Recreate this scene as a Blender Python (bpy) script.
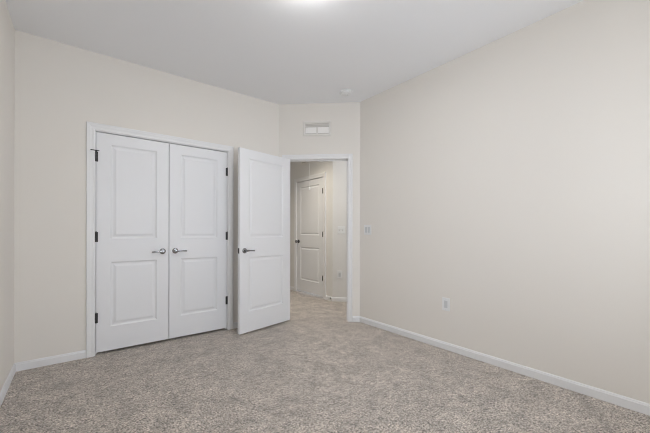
import bpy, bmesh, math
from mathutils import Vector, Matrix

scene = bpy.context.scene
for o in list(bpy.data.objects):
    bpy.data.objects.remove(o)
COL = scene.collection

# ------------------------------------------------------------------ dimensions (metres)
X0, X2 = -0.398, 2.778          # left and right wall faces
Y1, YR = 3.529, -0.90           # closet wall face and rear wall face
H = 2.745                       # ceiling height
CAM_H = 1.133
F_PX = 315.4
YAW = 38.135                    # degrees to the right of +Y
B = Vector((2.024, Y1)); C = Vector((X2, 2.830))       # ends of the angled doorway wall
UD = (C - B).normalized()                              # along the angled wall
ND = Vector((UD.y, -UD.x))                             # towards the bedroom
ROT3 = math.atan2(UD.y, UD.x)
L3 = (C - B).length
XH = 3.230                      # hall wall with the far door
HC = Vector((XH, 3.914))        # hall corner where the angled hall wall starts
WT = 0.115                      # wall thickness

# ------------------------------------------------------------------ camera
cam_d = bpy.data.cameras.new('camera')
cam = bpy.data.objects.new('camera', cam_d)
COL.objects.link(cam)
cam.location = (0, 0, CAM_H)
cam.rotation_euler = (Matrix.Rotation(math.radians(-YAW), 3, 'Z') @ Matrix.Rotation(math.radians(90), 3, 'X') @ Matrix.Rotation(0.00147, 3, 'Z')).to_euler()
cam_d.sensor_width = 36
cam_d.lens = F_PX / 650 * 36
cam_d.shift_y = (230.9 - 216.5) / 650
cam_d.clip_start = 0.02
scene.camera = cam

# ------------------------------------------------------------------ world, lights, exposure
world = bpy.data.worlds.new('world'); scene.world = world
world.use_nodes = True
wn = world.node_tree
wn.nodes['Background'].inputs[0].default_value = (0.75, 0.85, 1.0, 1)
wn.nodes['Background'].inputs[1].default_value = 3.6

def area(name, loc, rot, sx, sy, power, color, shape='RECTANGLE', spread=180):
    d = bpy.data.lights.new(name, 'AREA'); d.shape = shape
    d.size = sx; d.size_y = sy; d.energy = power; d.color = color
    d.spread = math.radians(spread)
    o = bpy.data.objects.new(name, d); COL.objects.link(o)
    o.location = loc; o.rotation_euler = rot
    return o

LAMP = (1.12, 1.63)
# daylight arriving through the window in the rear wall, behind the camera: from the sky, and reflected up from the ground
area('window_daylight', (1.45, YR + 0.04, 1.45), (math.radians(90), 0, 0), 1.5, 1.4, 15, (0.975, 0.99, 1.02))
area('window_ground_light', (1.45, YR + 0.06, 1.30), (math.radians(125), 0, 0), 1.5, 1.2, 8.3, (0.975, 0.99, 1.02))
# light of the flush ceiling lamp
area('ceiling_lamp_light', (LAMP[0], LAMP[1], H - 0.10), (0, 0, 0), 0.26, 0.26, 6.5, (0.985, 0.99, 1.015), 'DISK')
# light of the hall's own ceiling lamp round the corner
area('hall_lamp_light', (2.98, 2.78, H - 0.06), (0, 0, 0), 0.2, 0.2, 10.5, (0.95, 0.98, 1.03), 'DISK')
area('hall_fill_light', (2.50, 4.10, H - 0.06), (0, 0, 0), 0.3, 0.3, 8.6, (1.0, 0.90, 0.75), 'DISK', 118)  # added fill for the hall door and carpet, no lamp fitted here

scene.view_settings.view_transform = 'Standard'
scene.view_settings.look = 'None'
scene.view_settings.gamma = 1
scene.view_settings.use_curve_mapping = False
scene.view_settings.exposure = 0.10
scene.cycles.use_denoising = True
scene.cycles.max_bounces = 12
scene.cycles.filter_width = 1.0
scene.cycles.diffuse_bounces = 8
scene.cycles.sample_clamp_indirect = 4

# ------------------------------------------------------------------ materials
def newmat(name):
    m = bpy.data.materials.new(name); m.use_nodes = True
    return m, m.node_tree, m.node_tree.nodes['Principled BSDF']

def paint(name, rgb, rough=0.6, bump=0.0, scale=180, metallic=0.0, var=0.0, spec=None):
    m, nt, p = newmat(name)
    p.inputs['Base Color'].default_value = (*rgb, 1)
    p.inputs['Roughness'].default_value = rough
    p.inputs['Metallic'].default_value = metallic
    if spec is not None: p.inputs['Specular IOR Level'].default_value = spec
    tc = nt.nodes.new('ShaderNodeTexCoord')
    nz = nt.nodes.new('ShaderNodeTexNoise'); nz.inputs['Scale'].default_value = scale
    nz.inputs['Detail'].default_value = 3
    nt.links.new(tc.outputs['Object'], nz.inputs['Vector'])
    if bump:
        b = nt.nodes.new('ShaderNodeBump'); b.inputs['Strength'].default_value = bump
        b.inputs['Distance'].default_value = 0.001
        nt.links.new(nz.outputs['Fac'], b.inputs['Height'])
        nt.links.new(b.outputs['Normal'], p.inputs['Normal'])
    mr = nt.nodes.new('ShaderNodeMapRange')
    mr.inputs['To Min'].default_value = max(0.02, rough - 0.04); mr.inputs['To Max'].default_value = rough + 0.04
    nt.links.new(nz.outputs['Fac'], mr.inputs['Value'])
    nt.links.new(mr.outputs['Result'], p.inputs['Roughness'])
    return m

M_WALL = paint('wall_paint', (0.778, 0.750, 0.705), 0.75, 0.15, 260, spec=0.3)
M_HALL = paint('hall_wall_paint', (0.765, 0.758, 0.742), 0.75, 0.15, 260, spec=0.3)
M_CEIL = paint('ceiling_paint', (0.855, 0.865, 0.885), 0.9, 0.2, 160, spec=0.2)
M_TRIM = paint('trim_paint', (0.80, 0.805, 0.815), 0.42, 0.05, 120)
M_DOOR = paint('door_paint', (0.80, 0.81, 0.83), 0.42, 0.08, 220)
M_CHROME = paint('polished_chrome', (0.30, 0.30, 0.31), 0.10, 0, 50, metallic=1.0)
M_NICKEL = paint('satin_nickel', (0.06, 0.06, 0.062), 0.5, 0, 50, metallic=0.3, spec=0.25)
M_PLASTIC = paint('white_plastic', (0.80, 0.81, 0.81), 0.35, 0, 60)
M_IVORY = paint('grey_white_plastic', (0.60, 0.62, 0.63), 0.35, 0, 60)
M_VENT = paint('vent_enamel', (0.78, 0.76, 0.725), 0.5, 0, 60)
M_DAMPER = paint('vent_damper_white', (0.90, 0.89, 0.87), 0.5, 0, 60)  # whiter than the vent frame, for the damper plates
M_DARK = paint('dark_slot', (0.05, 0.048, 0.045), 0.7, 0, 60)
M_GREYSLOT = paint('grey_duct', (0.60, 0.58, 0.55), 0.8, 0, 60)
M_RUBBER = paint('white_rubber', (0.82, 0.82, 0.80), 0.6, 0, 60)

def carpet():
    m, nt, p = newmat('carpet')
    N, Lk = nt.nodes, nt.links
    p.inputs['Roughness'].default_value = 1.0
    p.inputs['Specular IOR Level'].default_value = 0.05
    p.inputs['Sheen Weight'].default_value = 0.25
    p.inputs['Sheen Roughness'].default_value = 0.6
    tc = N.new('ShaderNodeTexCoord')
    def noise(scale, detail, rough=0.5, dist=0.0):
        n = N.new('ShaderNodeTexNoise'); n.inputs['Scale'].default_value = scale
        n.inputs['Detail'].default_value = detail; n.inputs['Roughness'].default_value = rough
        n.inputs['Distortion'].default_value = dist
        Lk.new(tc.outputs['Object'], n.inputs['Vector']); return n
    fleck = noise(98, 5, 0.78)
    fr = N.new('ShaderNodeValToRGB')
    e = fr.color_ramp.elements
    e[0].position = 0.365; e[0].color = (0.075, 0.060, 0.048, 1)
    e[1].position = 0.62; e[1].color = (0.80, 0.73, 0.66, 1)
    k = e.new(0.455); k.color = (0.325, 0.280, 0.240, 1)
    k = e.new(0.515); k.color = (0.490, 0.435, 0.382, 1)
    Lk.new(fleck.outputs['Fac'], fr.inputs['Fac'])
    nap = noise(6.5, 8, 0.72, 0.4)
    nr = N.new('ShaderNodeMapRange')
    nr.inputs['From Min'].default_value = 0.36; nr.inputs['From Max'].default_value = 0.64
    nr.inputs['To Min'].default_value = 0.77; nr.inputs['To Max'].default_value = 1.20
    Lk.new(nap.outputs['Fac'], nr.inputs['Value'])
    mx = N.new('ShaderNodeMix'); mx.data_type = 'RGBA'; mx.blend_type = 'MULTIPLY'
    mx.inputs['Factor'].default_value = 1.0
    Lk.new(fr.outputs['Color'], mx.inputs['A']); Lk.new(nr.outputs['Result'], mx.inputs['B'])
    speck = noise(88, 2, 0.6)
    sr = N.new('ShaderNodeMapRange')
    sr.inputs['From Min'].default_value = 0.33; sr.inputs['From Max'].default_value = 0.45
    sr.inputs['To Min'].default_value = 0.30; sr.inputs['To Max'].default_value = 1.04
    mid = noise(30, 3, 0.6)
    md = N.new('ShaderNodeMapRange')
    md.inputs['From Min'].default_value = 0.34; md.inputs['From Max'].default_value = 0.66
    md.inputs['To Min'].default_value = 0.80; md.inputs['To Max'].default_value = 1.22
    Lk.new(mid.outputs['Fac'], md.inputs['Value'])
    mm = N.new('ShaderNodeMath'); mm.operation = 'MULTIPLY'
    Lk.new(sr.outputs['Result'], mm.inputs[0]); Lk.new(md.outputs['Result'], mm.inputs[1])
    off = N.new('ShaderNodeVectorMath'); off.operation = 'ADD'; off.inputs[1].default_value = (3.7, 9.1, 1.3)
    Lk.new(tc.outputs['Object'], off.inputs[0]); Lk.new(off.outputs[0], speck.inputs['Vector'])
    Lk.new(speck.outputs['Fac'], sr.inputs['Value'])
    m2 = N.new('ShaderNodeMix'); m2.data_type = 'RGBA'; m2.blend_type = 'MULTIPLY'; m2.inputs['Factor'].default_value = 1.0
    Lk.new(mx.outputs['Result'], m2.inputs['A']); Lk.new(mm.outputs[0], m2.inputs['B'])
    Lk.new(m2.outputs['Result'], p.inputs['Base Color'])
    tuft = noise(120, 3, 0.7)
    b = N.new('ShaderNodeBump'); b.inputs['Strength'].default_value = 0.9; b.inputs['Distance'].default_value = 0.008
    Lk.new(tuft.outputs['Fac'], b.inputs['Height'])
    b2 = N.new('ShaderNodeBump'); b2.inputs['Strength'].default_value = 0.12; b2.inputs['Distance'].default_value = 0.02
    Lk.new(nap.outputs['Fac'], b2.inputs['Height']); Lk.new(b.outputs['Normal'], b2.inputs['Normal'])
    Lk.new(b2.outputs['Normal'], p.inputs['Normal'])
    return m
M_CARPET = carpet()

def glow(name, rgb, strength):
    m, nt, p = newmat(name)
    p.inputs['Base Color'].default_value = (0.9, 0.9, 0.88, 1)
    nz = nt.nodes.new('ShaderNodeTexNoise'); nz.inputs['Scale'].default_value = 6
    mr = nt.nodes.new('ShaderNodeMapRange'); mr.inputs['To Min'].default_value = strength * .97; mr.inputs['To Max'].default_value = strength * 1.03
    nt.links.new(nz.outputs['Fac'], mr.inputs['Value'])
    nt.links.new(mr.outputs['Result'], p.inputs['Emission Strength'])
    p.inputs['Emission Color'].default_value = (*rgb, 1)
    return m
M_GLOW = glow('lit_lamp_glass', (1.0, 0.99, 0.97), 26.0)

def glass():
    m = bpy.data.materials.new('window_glass'); m.use_nodes = True
    nt = m.node_tree; nt.nodes.clear()
    out = nt.nodes.new('ShaderNodeOutputMaterial')
    t = nt.nodes.new('ShaderNodeBsdfTransparent'); g = nt.nodes.new('ShaderNodeBsdfGlossy'); g.inputs['Roughness'].default_value = 0.02
    fz = nt.nodes.new('ShaderNodeFresnel'); mx = nt.nodes.new('ShaderNodeMixShader')
    nt.links.new(fz.outputs[0], mx.inputs[0]); nt.links.new(t.outputs[0], mx.inputs[1]); nt.links.new(g.outputs[0], mx.inputs[2])
    nt.links.new(mx.outputs[0], out.inputs['Surface'])
    return m
M_GLASS = glass()

# ------------------------------------------------------------------ mesh helpers
class MB:
    """collects shapes; build() links them as one mesh object"""
    def __init__(self): self.bm = bmesh.new()
    def box(self, x0, y0, z0, x1, y1, z1):
        if x0 > x1: x0, x1 = x1, x0
        if y0 > y1: y0, y1 = y1, y0
        if z0 > z1: z0, z1 = z1, z0
        v = [self.bm.verts.new(p) for p in ((x0,y0,z0),(x1,y0,z0),(x1,y1,z0),(x0,y1,z0),(x0,y0,z1),(x1,y0,z1),(x1,y1,z1),(x0,y1,z1))]
        for f in ((0,3,2,1),(4,5,6,7),(0,1,5,4),(1,2,6,5),(2,3,7,6),(3,0,4,7)): self.bm.faces.new([v[i] for i in f])
        return self
    def prism(self, poly, z0, z1):
        lo = [self.bm.verts.new((x, y, z0)) for x, y in poly]; hi = [self.bm.verts.new((x, y, z1)) for x, y in poly]
        n = len(poly)
        self.bm.faces.new(lo[::-1]); self.bm.faces.new(hi)
        for i in range(n): self.bm.faces.new((lo[i], lo[(i+1) % n], hi[(i+1) % n], hi[i]))
        return self
    def sweep(self, rings, closed_path=False):
        """rings: equal-length closed loops of points, capped unless the path closes"""
        vs = [[self.bm.verts.new(p) for p in r] for r in rings]
        n = len(rings[0]); m = len(rings)
        for i in range(m if closed_path else m - 1):
            a, b = vs[i], vs[(i+1) % m]
            for j in range(n): self.bm.faces.new((a[j], a[(j+1) % n], b[(j+1) % n], b[j]))
        if not closed_path:
            self.bm.faces.new(vs[0][::-1]); self.bm.faces.new(vs[-1])
        return self
    def lathe(self, profile, axis='Z', origin=(0,0,0), seg=32):
        """profile: (radius, height) pairs; axis 'Z' up, 'Y' towards the viewer (-Y)"""
        rings = []
        for r, h in profile:
            ring = []
            for k in range(seg):
                a = 2*math.pi*k/seg
                p = (r*math.cos(a), r*math.sin(a), h) if axis == 'Z' else (r*math.cos(a), -h, r*math.sin(a))
                if axis == 'X': p = (-h, r*math.cos(a), r*math.sin(a))
                ring.append((p[0]+origin[0], p[1]+origin[1], p[2]+origin[2]))
            rings.append(ring)
        return self.sweep(rings)
    def tube(self, pts, radii, seg=12, flat=1.0):
        pts = [Vector(p) for p in pts]
        if not isinstance(radii, (list, tuple)): radii = [radii]*len(pts)
        rings = []
        for i, p in enumerate(pts):
            t = (pts[min(i+1, len(pts)-1)] - pts[max(i-1, 0)]).normalized()
            ref = Vector((0,0,1)) if abs(t.z) < 0.9 else Vector((0,1,0))
            s = t.cross(ref).normalized(); u = s.cross(t)
            rings.append([p + radii[i]*(math.cos(2*math.pi*k/seg)*s*flat + math.sin(2*math.pi*k/seg)*u) for k in range(seg)])
        return self.sweep(rings)
    def build(self, name, mat, parent=None, smooth=False, bevel=0.0, seg=2):
        bm = self.bm
        bmesh.ops.recalc_face_normals(bm, faces=bm.faces[:])
        me = bpy.data.meshes.new(name); bm.to_mesh(me); bm.free()
        me.materials.append(mat)
        if smooth:
            me.shade_smooth() if hasattr(me, 'shade_smooth') else None
            me.set_sharp_from_angle(angle=math.radians(40))
        o = bpy.data.objects.new(name, me); COL.objects.link(o)
        if parent: o.parent = parent
        if bevel:
            b = o.modifiers.new('edge', 'BEVEL'); b.width = bevel; b.segments = seg; b.limit_method = 'ANGLE'
            b.angle_limit = math.radians(40)
        return o

def tag(o, label=None, cat=None, group=None, kind=None):
    if label: o['label'] = label
    if cat: o['category'] = cat
    if group: o['group'] = group
    if kind: o['kind'] = kind
    return o

def empty(name, loc, rz=0.0):
    o = bpy.data.objects.new(name, None); COL.objects.link(o)
    o.location = loc; o.rotation_euler = (0, 0, rz); o.empty_display_size = 0.05
    return o

def structure(o, label, cat): return tag(o, label, cat, kind='structure')

# ------------------------------------------------------------------ floor and ceiling
# bedroom, doorway and hall share one carpet
flo = MB()
flo.box(X0 - WT, YR - WT, -0.08, XH + 2.2, 7.0, 0.0)
structure(flo.build('floor', M_CARPET), 'flecked beige grey cut pile carpet covering the bedroom and hall', 'floor')
cei = MB()
cei.box(X0 - WT, YR - WT, H, XH + 2.2, 7.0, H + 0.1)
structure(cei.build('ceiling', M_CEIL), 'flat pale grey white ceiling above the bedroom', 'ceiling')

# ------------------------------------------------------------------ walls
def wall_run(mb, p0, p1, thick, hole=None, z1=H, side=1):
    """straight wall from p0 to p1; thick goes to the left of the run for side=1; hole = (a, b, z0, ztop) along the run"""
    p0 = Vector(p0); p1 = Vector(p1); u = (p1 - p0).normalized(); n = Vector((-u.y, u.x)) * side * thick
    L = (p1 - p0).length
    def seg(a, b, za, zb):
        q = [p0 + u*a, p0 + u*b, p0 + u*b + n, p0 + u*a + n]
        mb.prism([(v.x, v.y) for v in q], za, zb)
    if not hole: seg(0, L, 0, z1)
    else:
        a, b, za, zb = hole
        seg(0, a, 0, z1); seg(b, L, 0, z1); seg(a, b, zb, z1)
        if za > 0: seg(a, b, 0, za)

# closet: clear opening between the jambs
CX0, CX1, DH = 0.130, 1.349, 2.036
w = MB(); wall_run(w, (X0 - WT, Y1), (B.x, Y1), WT, (CX0 - 0.02 - X0 + WT, CX1 + 0.02 - X0 + WT, 0, DH + 0.02))
structure(w.build('wall_back', M_WALL), 'warm off-white closet wall around the double doors', 'wall')
w = MB(); wall_run(w, (X0, YR - WT), (X0, Y1), WT)
structure(w.build('wall_left', M_WALL), 'narrow strip of off-white wall at the left edge of the picture', 'wall')
w = MB(); wall_run(w, (X2, C.y), (X2, YR - WT), WT)
structure(w.build('wall_right', M_WALL), 'wide blank off-white wall on the right with the power outlet', 'wall')
# doorway wall: opening 0.103..0.864 along it
EA, EB = 0.105, 0.872
w = MB()
wall_run(w, B, C, WT, (EA - 0.02, EB + 0.018, 0, DH + 0.02))
structure(w.build('wall_entry', M_WALL), 'angled off-white wall holding the doorway and the air vent', 'wall')
# rear wall with the window opening
WX0, WX1, WZ0, WZ1 = 0.65, 2.25, 0.70, 2.20
w = MB(); wall_run(w, (X2, YR), (X0, YR), WT, (X2 - WX1, X2 - WX0, WZ0, WZ1))
structure(w.build('wall_rear', M_WALL), 'off-white wall with the window, facing the closet', 'wall')
# hall walls
HD0, HD1 = 4.157, 4.969                                  # far door, along y
w = MB(); wall_run(w, (XH, 6.6), HC, WT, (6.6 - HD1 - 0.02, 6.6 - HD0 + 0.02, 0, DH + 0.02))
structure(w.build('wall_hall', M_HALL), 'hall wall with the closed white door seen through the doorway', 'wall')
w = MB()
e = HC + UD * 2.36
wall_run(w, HC, e, WT)
structure(w.build('wall_corridor', M_HALL), 'angled hall wall with the double switch, seen through the doorway', 'wall')
w = MB()
wall_run(w, (2.02, 3.68), (2.02, 6.6), WT); wall_run(w, (2.02 - WT, 6.6), (XH + WT, 6.6), WT); wall_run(w, (e.x + .1, e.y), (X2 + WT, e.y), WT)
structure(w.build('wall_hall_end', M_HALL), 'hall walls out of sight beyond the doorway', 'wall')
# closet interior behind the double doors
w = MB()
w.box(CX0 - .45, Y1 + .70, 0, CX1 + .55, Y1 + .78, H); w.box(CX0 - .53, Y1 + WT, 0, CX0 - .45, Y1 + .78, H); w.box(CX1 + .45, Y1 + WT + .02, 0, CX1 + .53, Y1 + .70, H)
structure(w.build('wall_closet', M_WALL), 'inside walls of the closed closet', 'wall')
# dark room behind the hall door
w = MB(); w.box(XH + .5, HD0 - .2, 0, XH + .55, HD1 + .2, H)
structure(w.build('wall_far_room', M_WALL), 'wall of the room behind the closed hall door', 'wall')

# ------------------------------------------------------------------ baseboards
BH, BT = 0.069, 0.011
def base_run(mb, p0, p1, trim0=0.0, trim1=0.0):
    """baseboard along p0->p1, standing to the right of the run (room side); mitre trims shift the front edge"""
    p0 = Vector(p0); p1 = Vector(p1); u = (p1 - p0).normalized(); n = Vector((u.y, -u.x))
    prof = [(0, 0), (BT, 0), (BT, BH - 0.016), (BT - 0.003, BH - 0.011), (BT - 0.004, BH - 0.005), (0.004, BH), (0, BH)]
    r0 = [(*(p0 + n*d + u*(trim0*d)), z) for d, z in prof]; r1 = [(*(p1 + n*d - u*(trim1*d)), z) for d, z in prof]
    mb.sweep([r0, r1])
def mit(deg): return 1/math.tan(math.radians(deg/2))
CW = 0.068                                               # casing width
m = MB(); base_run(m, (X0, Y1), (CX0 - CW - .002, Y1), 1, 0); base_run(m, (CX1 + CW + .002, Y1), B, 0, mit(180 - 43.2))
structure(m.build('baseboard_back', M_TRIM), 'white baseboard under the closet wall', 'baseboard')
m = MB(); base_run(m, (X0, YR), (X0, Y1), 1, 1)
structure(m.build('baseboard_left', M_TRIM), 'white baseboard along the left wall', 'baseboard')
m = MB(); base_run(m, C, (X2, YR), mit(180 - 46.8), 1)
structure(m.build('baseboard_right', M_TRIM), 'long white baseboard along the right wall', 'baseboard')
m = MB(); base_run(m, B, B + UD*(EA - CW + .012), mit(180 - 43.2), 0); base_run(m, B + UD*(EB + CW - .004), C, 0, mit(180 - 46.8))
structure(m.build('baseboard_entry', M_TRIM), 'short white baseboard beside the doorway casing', 'baseboard')
m = MB(); base_run(m, (X2, YR), (X0, YR), 1, 1)
structure(m.build('baseboard_rear', M_TRIM), 'white baseboard under the window wall', 'baseboard')
m = MB(); base_run(m, (XH, 6.6), (XH, HD1 + CW), 0, 0); base_run(m, (XH, HD0 - CW), HC, 0, -1/math.tan(math.radians((180+43.2)/2)) * -1)
base_run(m, HC, e, -1/math.tan(math.radians((180+43.2)/2)) * -1, 0)
structure(m.build('baseboard_hall', M_TRIM), 'white baseboard along the hall walls beyond the doorway', 'baseboard')

# ------------------------------------------------------------------ door casings and jambs (local: x along, -y to the viewer)
def casing(name, origin, rz, x0, x1, h, depth, label, cw=CW, both=True):
    root = MB()
    prof = [(0.005, 0), (0.005, 0.009), (0.012, 0.012), (0.030, 0.012), (0.044, 0.016), (cw - 0.004, 0.018), (cw, 0.014), (cw, 0)]
    M = Matrix.Translation((origin[0], origin[1], 0)) @ Matrix.Rotation(rz, 4, 'Z')
    def run(yface, sgn):
        ring = lambda fx, fz: [M @ Vector((fx(o), yface - sgn*t, fz(o))) for o, t in prof]
        rings = [ring(lambda o: x0 - o, lambda o: 0.0), ring(lambda o: x0 - o, lambda o: h + o),
                 ring(lambda o: x1 + o, lambda o: h + o), ring(lambda o: x1 + o, lambda o: 0.0)]
        root.sweep(rings)
    run(0.0, 1)
    if both: run(depth, -1)
    def bx(a, b_, c, d, e_, f):
        n0 = len(root.bm.verts)
        root.box(a, b_, c, d, e_, f)
        root.bm.verts.ensure_lookup_table()
        for v in root.bm.verts[n0:]: v.co = M @ v.co
    jt = 0.019
    bx(x0 - jt, 0.0005, 0, x0, depth - .0005, h + jt); bx(x1, 0.0005, 0, x1 + jt - .002, depth - .0005, h + jt)
    bx(x0, 0.0005, h, x1, depth - .0005, h + jt)
    # door stops on the jambs
    bx(x0, 0.040, 0, x0 + 0.011, 0.075, h); bx(x1 - 0.011, 0.040, 0, x1, 0.075, h); bx(x0 + .011, 0.040, h - 0.011, x1 - .011, 0.075, h)
    return structure(root.build(name, M_TRIM), label, 'door casing')
casing('trim_1', (0, Y1), 0, CX0, CX1, DH, WT, 'white casing framing the closet double doors', both=False)
casing('trim_2', B, ROT3, EA, EB, DH, WT, 'white casing framing the open doorway to the hall', cw=0.062)
casing('trim_3', (XH, HD1), math.radians(-90), 0, HD1 - HD0, DH, WT, 'white casing framing the closed hall door', both=False)

# ------------------------------------------------------------------ doors
TH = 0.035
def panel_mesh(x0, x1, z0, z1):
    """moulded sunk-and-raised panel on both faces of the door"""
    mb = MB()
    steps = [(0.0, 0.0), (0.005, 0.004), (0.012, 0.0085), (0.020, 0.0095), (0.030, 0.0075), (0.040, 0.0035), (0.046, 0.0025)]
    for face in (0, 1):
        loops = []
        for inset, d in steps:
            y = d if face == 0 else TH - d
            loops.append([mb.bm.verts.new(p) for p in ((x0+inset, y, z0+inset), (x1-inset, y, z0+inset), (x1-inset, y, z1-inset), (x0+inset, y, z1-inset))])
        for a, b in zip(loops, loops[1:]):
            for j in range(4):
                q = (a[j], a[(j+1) % 4], b[(j+1) % 4], b[j]); mb.bm.faces.new(q if face == 0 else q[::-1])
        mb.bm.faces.new(loops[-1] if face == 0 else loops[-1][::-1])
    return mb

def lever_set(root, x, z, direction, length=0.105):
    """round rose with a slim lever, on the -y face; direction +1 points the lever to local +x"""
    h = empty('lever_handle', (x, 0, z)); h.parent = root
    MB().lathe([(0.0005, 0), (0.029, 0), (0.0295, 0.004), (0.027, 0.009), (0.020, 0.012), (0.0005, 0.012)], 'Y').build('rosette', M_CHROME, h, smooth=True)
    MB().lathe([(0.0005, 0.011), (0.0125, 0.011), (0.0110, 0.030), (0.0115, 0.052), (0.009, 0.056), (0.0005, 0.057)], 'Y', seg=20).build('neck', M_CHROME, h, smooth=True)
    pts = [(-0.006*direction, -0.047, 0), (0.012*direction, -0.047, 0.001), (0.04*direction, -0.049, 0.001), (0.075*direction, -0.050, -0.001), (length*direction - .006*direction, -0.047, -0.003), (length*direction, -0.045, -0.0035)]
    MB().tube(pts, [0.0105, 0.0105, 0.008, 0.0072, 0.0078, 0.004], 12, 0.7).build('lever', M_CHROME, h, smooth=True)
    return h

def hinge_set(root, x, zs, y=0.0, pin_stop=None, hinge_w=0.0145):
    for i, z in enumerate(zs):
        mb = MB()
        for k in range(3):
            mb.lathe([(0.0005, z - .045 + k*.0303), (0.0072, z - .045 + k*.0303), (0.0072, z - .0157 + k*.0303), (0.0005, z - .0157 + k*.0303)], 'Z', (x, y - .006, 0), 14)
        mb.lathe([(0.0005, z + .045), (0.004, z + .046), (0.0045, z + .050), (0.0005, z + .053)], 'Z', (x, y - .006, 0), 12)
        mb.box(x - hinge_w, y - 0.0055, z - .045, x + 0.0145, y + 0.002, z + .045)
        o = mb.build('hinge', M_NICKEL, root, smooth=True)
        if pin_stop and i == 0:
            s = MB()
            s.tube([(x, y - .006, z + .052), (x - .012*pin_stop, y - .018, z + .053), (x - .042*pin_stop, y - .022, z + .053)], 0.0042, 10)
            s.lathe([(0.0005, z + .046), (0.009, z + .046), (0.009, z + .058), (0.0005, z + .058)], 'Z', (x, y - .006, 0), 14)
            s.tube([(x, y - .006, z + .052), (x + .014*pin_stop, y - .02, z + .052), (x + .022*pin_stop, y - .014, z + .052)], 0.0038, 10)
            s.build('hinge_pin_stop', M_NICKEL, o, smooth=True)

def door(name, loc, rz, wdt, label, hinge_x=None, zs=(1.805, 1.075, 0.338), handle=None, direction=1, knob=False, pin_stop=None, stile=0.108, hinge_y=0.0, zb=0.021, hz=0.925, hinge_w=0.0145):
    root = empty(name, loc, rz)
    structure(root, label, 'door')
    hgt = DH - 0.008
    rails = [(zb, 0.243), (0.842, 1.057), (1.930, hgt)]
    mb = MB()
    mb.box(0, 0, zb, stile, TH, hgt); mb.box(wdt - stile, 0, zb, wdt, TH, hgt)
    for a, b in rails: mb.box(stile, 0, a, wdt - stile, TH, b)
    bmesh.ops.remove_doubles(mb.bm, verts=mb.bm.verts[:], dist=1e-5)
    mb.build('slab', M_DOOR, root)
    for a, b in ((0.243, 0.842), (1.057, 1.930)):
        panel_mesh(stile, wdt - stile, a, b).build('panel', M_DOOR, root)
    if hinge_x is not None: hinge_set(root, hinge_x, zs, hinge_y, pin_stop, hinge_w)
    if handle is not None:
        if not knob: lever_set(root, handle, hz, direction)
        else:
            k = empty('knob_handle', (handle, 0, hz)); k.parent = root
            MB().lathe([(0.0005, 0), (0.032, 0), (0.031, 0.006), (0.014, 0.012), (0.0005, 0.012)], 'Y').build('rosette', M_NICKEL, k, smooth=True)
            MB().lathe([(0.0005, .011), (0.012, .011), (0.012, .032), (0.024, .040), (0.029, .052), (0.026, .064), (0.012, .070), (0.0005, .071)], 'Y').build('knob', M_CHROME, k, smooth=True)
    return root

LEAF = (CX1 - CX0 - 0.016) / 2
door('door_1', (CX0 + 0.0045, Y1 + 0.004, 0), 0, LEAF, 'left leaf of the white closet double doors, lever pointing left', -0.0015, handle=LEAF - 0.056, direction=-1, pin_stop=1, zb=0.024)
door('door_2', (CX1 - 0.0045 - LEAF, Y1 + 0.004, 0), 0, LEAF, 'right leaf of the white closet double doors, nearer the open door', LEAF + 0.0015, handle=0.056, direction=1, zb=0.024)
# the open bedroom door: front (hall side) face turned to the room
fr_h = Vector((2.096, 3.376)); fr_f = Vector((1.368, 3.222))
rz = math.atan2((fr_h - fr_f).y, (fr_h - fr_f).x); DW = (fr_h - fr_f).length
d3 = door('door_3', (fr_f.x, fr_f.y, 0), rz, DW, 'white bedroom door standing open between closet and doorway', None, handle=0.062, direction=1, stile=0.118, hz=0.917)
MB().box(-0.0015, 0.006, 0.888, 0.004, 0.029, 0.946).build('latch_plate', M_NICKEL, d3)
MB().tube([(-0.001, 0.0175, 0.917), (-0.008, 0.0175, 0.917)], [0.007, 0.006], 10).build('latch_bolt', M_NICKEL, d3, smooth=True)
for z in (1.805, 1.075, 0.338):
    hb = MB()
    for k in range(3): hb.lathe([(0.0005, z - .045 + k*.0303), (0.0064, z - .045 + k*.0303), (0.0064, z - .0157 + k*.0303), (0.0005, z - .0157 + k*.0303)], 'Z', (DW - .003, TH + .008, 0), 14)
    hb.box(DW - .002, 0.004, z - .045, DW + .0015, TH + .004, z + .045)
    hb.build('hinge', M_NICKEL, d3, smooth=True)
hd = door('door_4', (XH - 0.0 + 0.002, HD1 - 0.003, 0), math.radians(-90), HD1 - HD0 - 0.006, 'closed white panel door seen in the hall through the doorway', HD1 - HD0 - 0.006 + 0.0015, handle=0.06, knob=True, stile=0.118, hz=0.938, zb=0.034, hinge_w=0.026)

# ------------------------------------------------------------------ window behind the camera
wr = structure(empty('window_1', ((WX0 + WX1)/2, YR - WT*0.5, WZ0)), 'white framed window in the rear wall', 'window')
wf = MB(); hw = (WX1 - WX0)/2; hh = WZ1 - WZ0
for a in ((-hw, -.05, 0, -hw + .05, .05, hh), (hw - .05, -.05, 0, hw, .05, hh), (-hw + .05, -.05, 0, hw - .05, .05, .05), (-hw + .05, -.05, hh - .05, hw - .05, .05, hh), (-.03, -.04, .05, .03, .04, hh - .05)): wf.box(*a)
wf.build('window_frame', M_TRIM, wr)
for s in (-1, 1): MB().box(s*.03 if s > 0 else -hw + .05, -.004, .05, hw - .05 if s > 0 else -.03, .004, hh - .05).build('pane', M_GLASS, wr)

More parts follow.
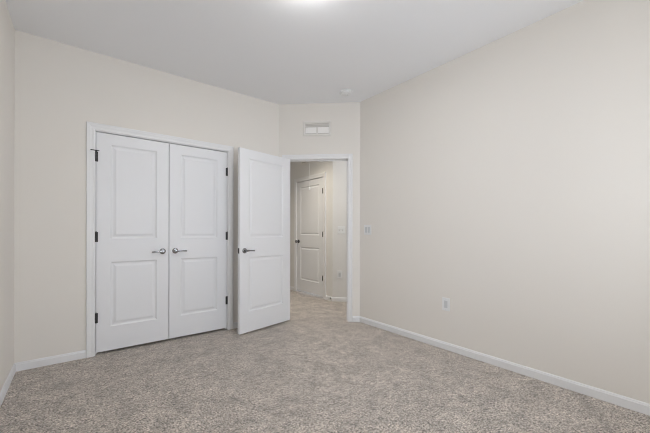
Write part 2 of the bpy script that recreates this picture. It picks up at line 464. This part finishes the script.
# ------------------------------------------------------------------ things on the walls and ceiling
# ceiling lamp (only its glow reaches into the picture)
lt = tag(empty('ceiling_lamp', (LAMP[0], LAMP[1], H)), 'lit round flush ceiling lamp at the top edge of the picture', 'ceiling lamp')
MB().lathe([(0.0005, 0), (0.165, 0), (0.165, -0.018), (0.155, -0.028), (0.0005, -0.028)], 'Z', seg=48).build('base', M_PLASTIC, lt, smooth=True)
MB().lathe([(0.148, -0.027), (0.146, -0.045), (0.130, -0.066), (0.095, -0.082), (0.05, -0.090), (0.0005, -0.092)], 'Z', seg=48).build('lamp_shade', M_GLOW, lt, smooth=True)

# smoke detector
sd = tag(empty('smoke_detector', (2.447, 2.728, H)), 'round white smoke detector on the ceiling near the doorway', 'smoke detector')
MB().lathe([(0.0005, 0), (0.076, 0), (0.076, -0.010), (0.072, -0.014), (0.0005, -0.014)], 'Z', seg=40).build('mounting_base', M_PLASTIC, sd, smooth=True)
MB().lathe([(0.066, -0.013), (0.068, -0.017), (0.064, -0.027), (0.052, -0.032), (0.040, -0.033), (0.038, -0.036), (0.0005, -0.037)], 'Z', seg=40).build('cover', M_PLASTIC, sd, smooth=True)
MB().lathe([(0.0005, -0.036), (0.010, -0.036), (0.009, -0.039), (0.0005, -0.039)], 'Z', (0.012, -0.014, 0), 16).build('test_button', M_IVORY, sd, smooth=True)

# air vent above the doorway
vc = B + UD*0.488
av = tag(empty('air_vent', (vc.x, vc.y, 2.334), ROT3), 'off-white rectangular air vent above the doorway', 'air vent')
vw, vh = 0.177, 0.190
m = MB()
ring = lambda i, y: [(-vw + i, -y, i), (vw - i, -y, i), (vw - i, -y, vh - i), (-vw + i, -y, vh - i)]
rs = [ring(0, 0), ring(0.002, 0.006), ring(0.010, 0.009), ring(0.024, 0.006), ring(0.026, 0.001)]
vs = [[m.bm.verts.new(p) for p in r] for r in rs]
for a, b in zip(vs, vs[1:]):
    for j in range(4): m.bm.faces.new((a[j], a[(j+1) % 4], b[(j+1) % 4], b[j]))
m.box(-0.008, -0.0065, 0.026, 0.008, -0.001, 0.110)
m.build('frame', M_VENT, av)
MB().box(-vw + .02, -0.0012, .02, vw - .02, -0.0002, vh - .02).build('duct_backing', M_GREYSLOT, av)
for z in (0.158, 0.141, 0.124):
    s = MB()
    s.sweep([[(x, -0.0015, z + .003), (x, -0.0075, z - .004), (x, -0.0068, z - .0055), (x, -0.0008, z + .0015)] for x in (-vw + .026, vw - .026)])
    s.build('louver', M_VENT, av)
for s in (-1, 1):
    a, b = (0.010, vw - .030) if s > 0 else (-vw + .030, -0.010)
    MB().sweep([[(x, -0.0015, 0.106), (x, -0.0022, 0.108), (x, -0.0062, 0.034), (x, -0.0055, 0.032)] for x in (a, b)]).build('damper_plate', M_DAMPER, av)

def wall_plate(name, loc, rz, w_, h_, label, cat, group=None):
    r = tag(empty(name, loc, rz), label, cat, group)
    MB().box(-w_/2, -0.006, -h_/2, w_/2, -0.0002, h_/2).build('cover_plate', M_PLASTIC, r, bevel=0.003)
    return r
def screw(parent, x, z, y=-0.006):
    MB().lathe([(0.0005, 0), (0.0032, 0), (0.0028, 0.0012), (0.0005, 0.0016)], 'Y', (x, y, z), 12).build('screw', M_IVORY, parent, smooth=True)

def rocker_switch(loc, rz, label):
    r = wall_plate('light_switch', loc, rz, 0.118, 0.120, label, 'light switch')
    for x, up in ((-0.023, 1), (0.023, -1)):
        MB().box(x - .0175, -0.0075, -.034, x + .0175, -0.0055, .034).build('rocker_bezel', M_IVORY, r)
        MB().sweep([[(xx, -0.0072, -.031), (xx, -0.0095 if up > 0 else -0.0125, -.031), (xx, -0.0105, 0), (xx, -0.0125 if up > 0 else -0.0095, .031), (xx, -0.0072, .031)] for xx in (x - .015, x + .015)]).build('rocker', M_IVORY, r)
        screw(r, x, .048); screw(r, x, -.048)
    return r
rocker_switch((X2, 2.694, 1.147), math.radians(-90), 'white double light switch on the right wall near the doorway')

def toggle_switch(loc, rz, label):
    r = wall_plate('light_switch', loc, rz, 0.118, 0.120, label, 'light switch')
    for x in (-0.023, 0.023):
        MB().box(x - .006, -0.0068, -.013, x + .006, -0.0055, .013).build('toggle_slot', M_GREYSLOT, r)
        MB().sweep([[(x + s*.0045, -0.006, -.004), (x + s*.0035, -0.019, .008), (x + s*.0035, -0.0165, .0115), (x + s*.0045, -0.006, .005)] for s in (-1, 1)]).build('toggle', M_PLASTIC, r)
        screw(r, x, .030); screw(r, x, -.030)
    return r
def outlet(loc, rz, label):
    r = wall_plate('power_outlet', loc, rz, 0.078, 0.124, label, 'power outlet')
    f = MB().box(-.0175, -0.0078, -.0345, .0175, -0.0055, .0345).build('receptacle', M_IVORY, r, bevel=0.0012)
    for z in (-0.019, 0.019):
        for x, hh_ in ((-0.0064, .0082), (0.0064, .0066)):
            MB().box(x - .0008, -0.0081, z + .005 - hh_/2, x + .0008, -0.0076, z + .005 + hh_/2).build('slot', M_GREYSLOT, f)
        MB().lathe([(0.0004, 0.0076), (0.0021, 0.0076), (0.0021, 0.0081), (0.0004, 0.0081)], 'Y', (0, 0, z - .007), 10).build('slot', M_GREYSLOT, f)
    screw(r, 0, .048); screw(r, 0, -.048)
    return r
outlet((X2, 1.658, 0.433), math.radians(-90), 'white power outlet low on the blank right wall')

def ray(px): 
    t = (px - 325)/F_PX; a = math.radians(YAW)
    return Vector((math.sin(a) + t*math.cos(a), math.cos(a) - t*math.sin(a)))
def on_diag(px):
    r = ray(px); n = ND
    return r * (HC.dot(n) / r.dot(n))
q = on_diag(341.2); toggle_switch((q.x, q.y, 1.150), ROT3, 'white double toggle switch on the hall wall, beyond the doorway')
q = on_diag(339.7); outlet((q.x, q.y, 0.432), ROT3, 'white power outlet low on the hall wall, beyond the doorway')

# return grille over the hall door, lower edge just under the doorway head
rg = tag(empty('return_vent', (XH, 4.572, 2.335), math.radians(-90)), 'white air return vent above the closed hall door', 'air vent')
m = MB(); gw, gh = 0.255, 0.30
for a in ((-gw, -.010, 0, gw, -.0002, .028), (-gw, -.010, gh - .028, gw, -.0002, gh), (-gw, -.010, .028, -gw + .028, -.0002, gh - .028), (gw - .028, -.010, .028, gw, -.0002, gh - .028)): m.box(*a)
m.build('frame', M_VENT, rg)
MB().box(-gw + .02, -.0015, .02, gw - .02, -.0003, gh - .02).build('duct_backing', M_GREYSLOT, rg)
for k in range(14):
    z = .04 + k*.0165
    MB().sweep([[(x, -.002, z + .008), (x, -.009, z), (x, -.008, z - .0015), (x, -.0015, z + .0065)] for x in (-gw + .028, gw - .028)]).build('louver', M_VENT, rg)

# attic pull cord
pc = tag(empty('pull_cord', (2.663, 3.758, H)), 'thin white pull cord hanging from the hall ceiling', 'pull cord')
MB().lathe([(0.0005, 0), (0.014, 0), (0.012, -.008), (0.004, -.014), (0.0005, -.015)], 'Z', seg=16).build('ceiling_eye', M_PLASTIC, pc, smooth=True)
MB().tube([(0, 0, -.012), (0, 0, -.98)], 0.0015, 8).build('cord', M_PLASTIC, pc, smooth=True)
MB().lathe([(0.0005, -.972), (0.005, -.974), (0.009, -.990), (0.011, -1.003), (0.008, -1.014), (0.0005, -1.018)], 'Z', seg=16).build('pull_knob', M_PLASTIC, pc, smooth=True)

# door stop on the hall baseboard
ds = tag(empty('door_stop', (XH - BT + .001, 3.955, 0.045)), 'small white door stop on the hall baseboard by the far door', 'door stop')
MB().lathe([(0.0005, 0.0), (0.013, 0.0), (0.012, .006), (0.007, .012), (0.0005, .012)], 'X', seg=16).build('screw_base', M_NICKEL, ds, smooth=True)
m = MB()
pts = []
for i in range(145):
    a = i*math.pi/6; pts.append((-.010 - .045*i/144, .0058*math.cos(a), .0058*math.sin(a)))
m.tube(pts, 0.0018, 6).build('spring', M_PLASTIC, ds, smooth=True)
MB().lathe([(0.0005, .054), (0.008, .054), (0.0085, .066), (0.006, .070), (0.0005, .070)], 'X', seg=16).build('rubber_tip', M_RUBBER, ds, smooth=True)
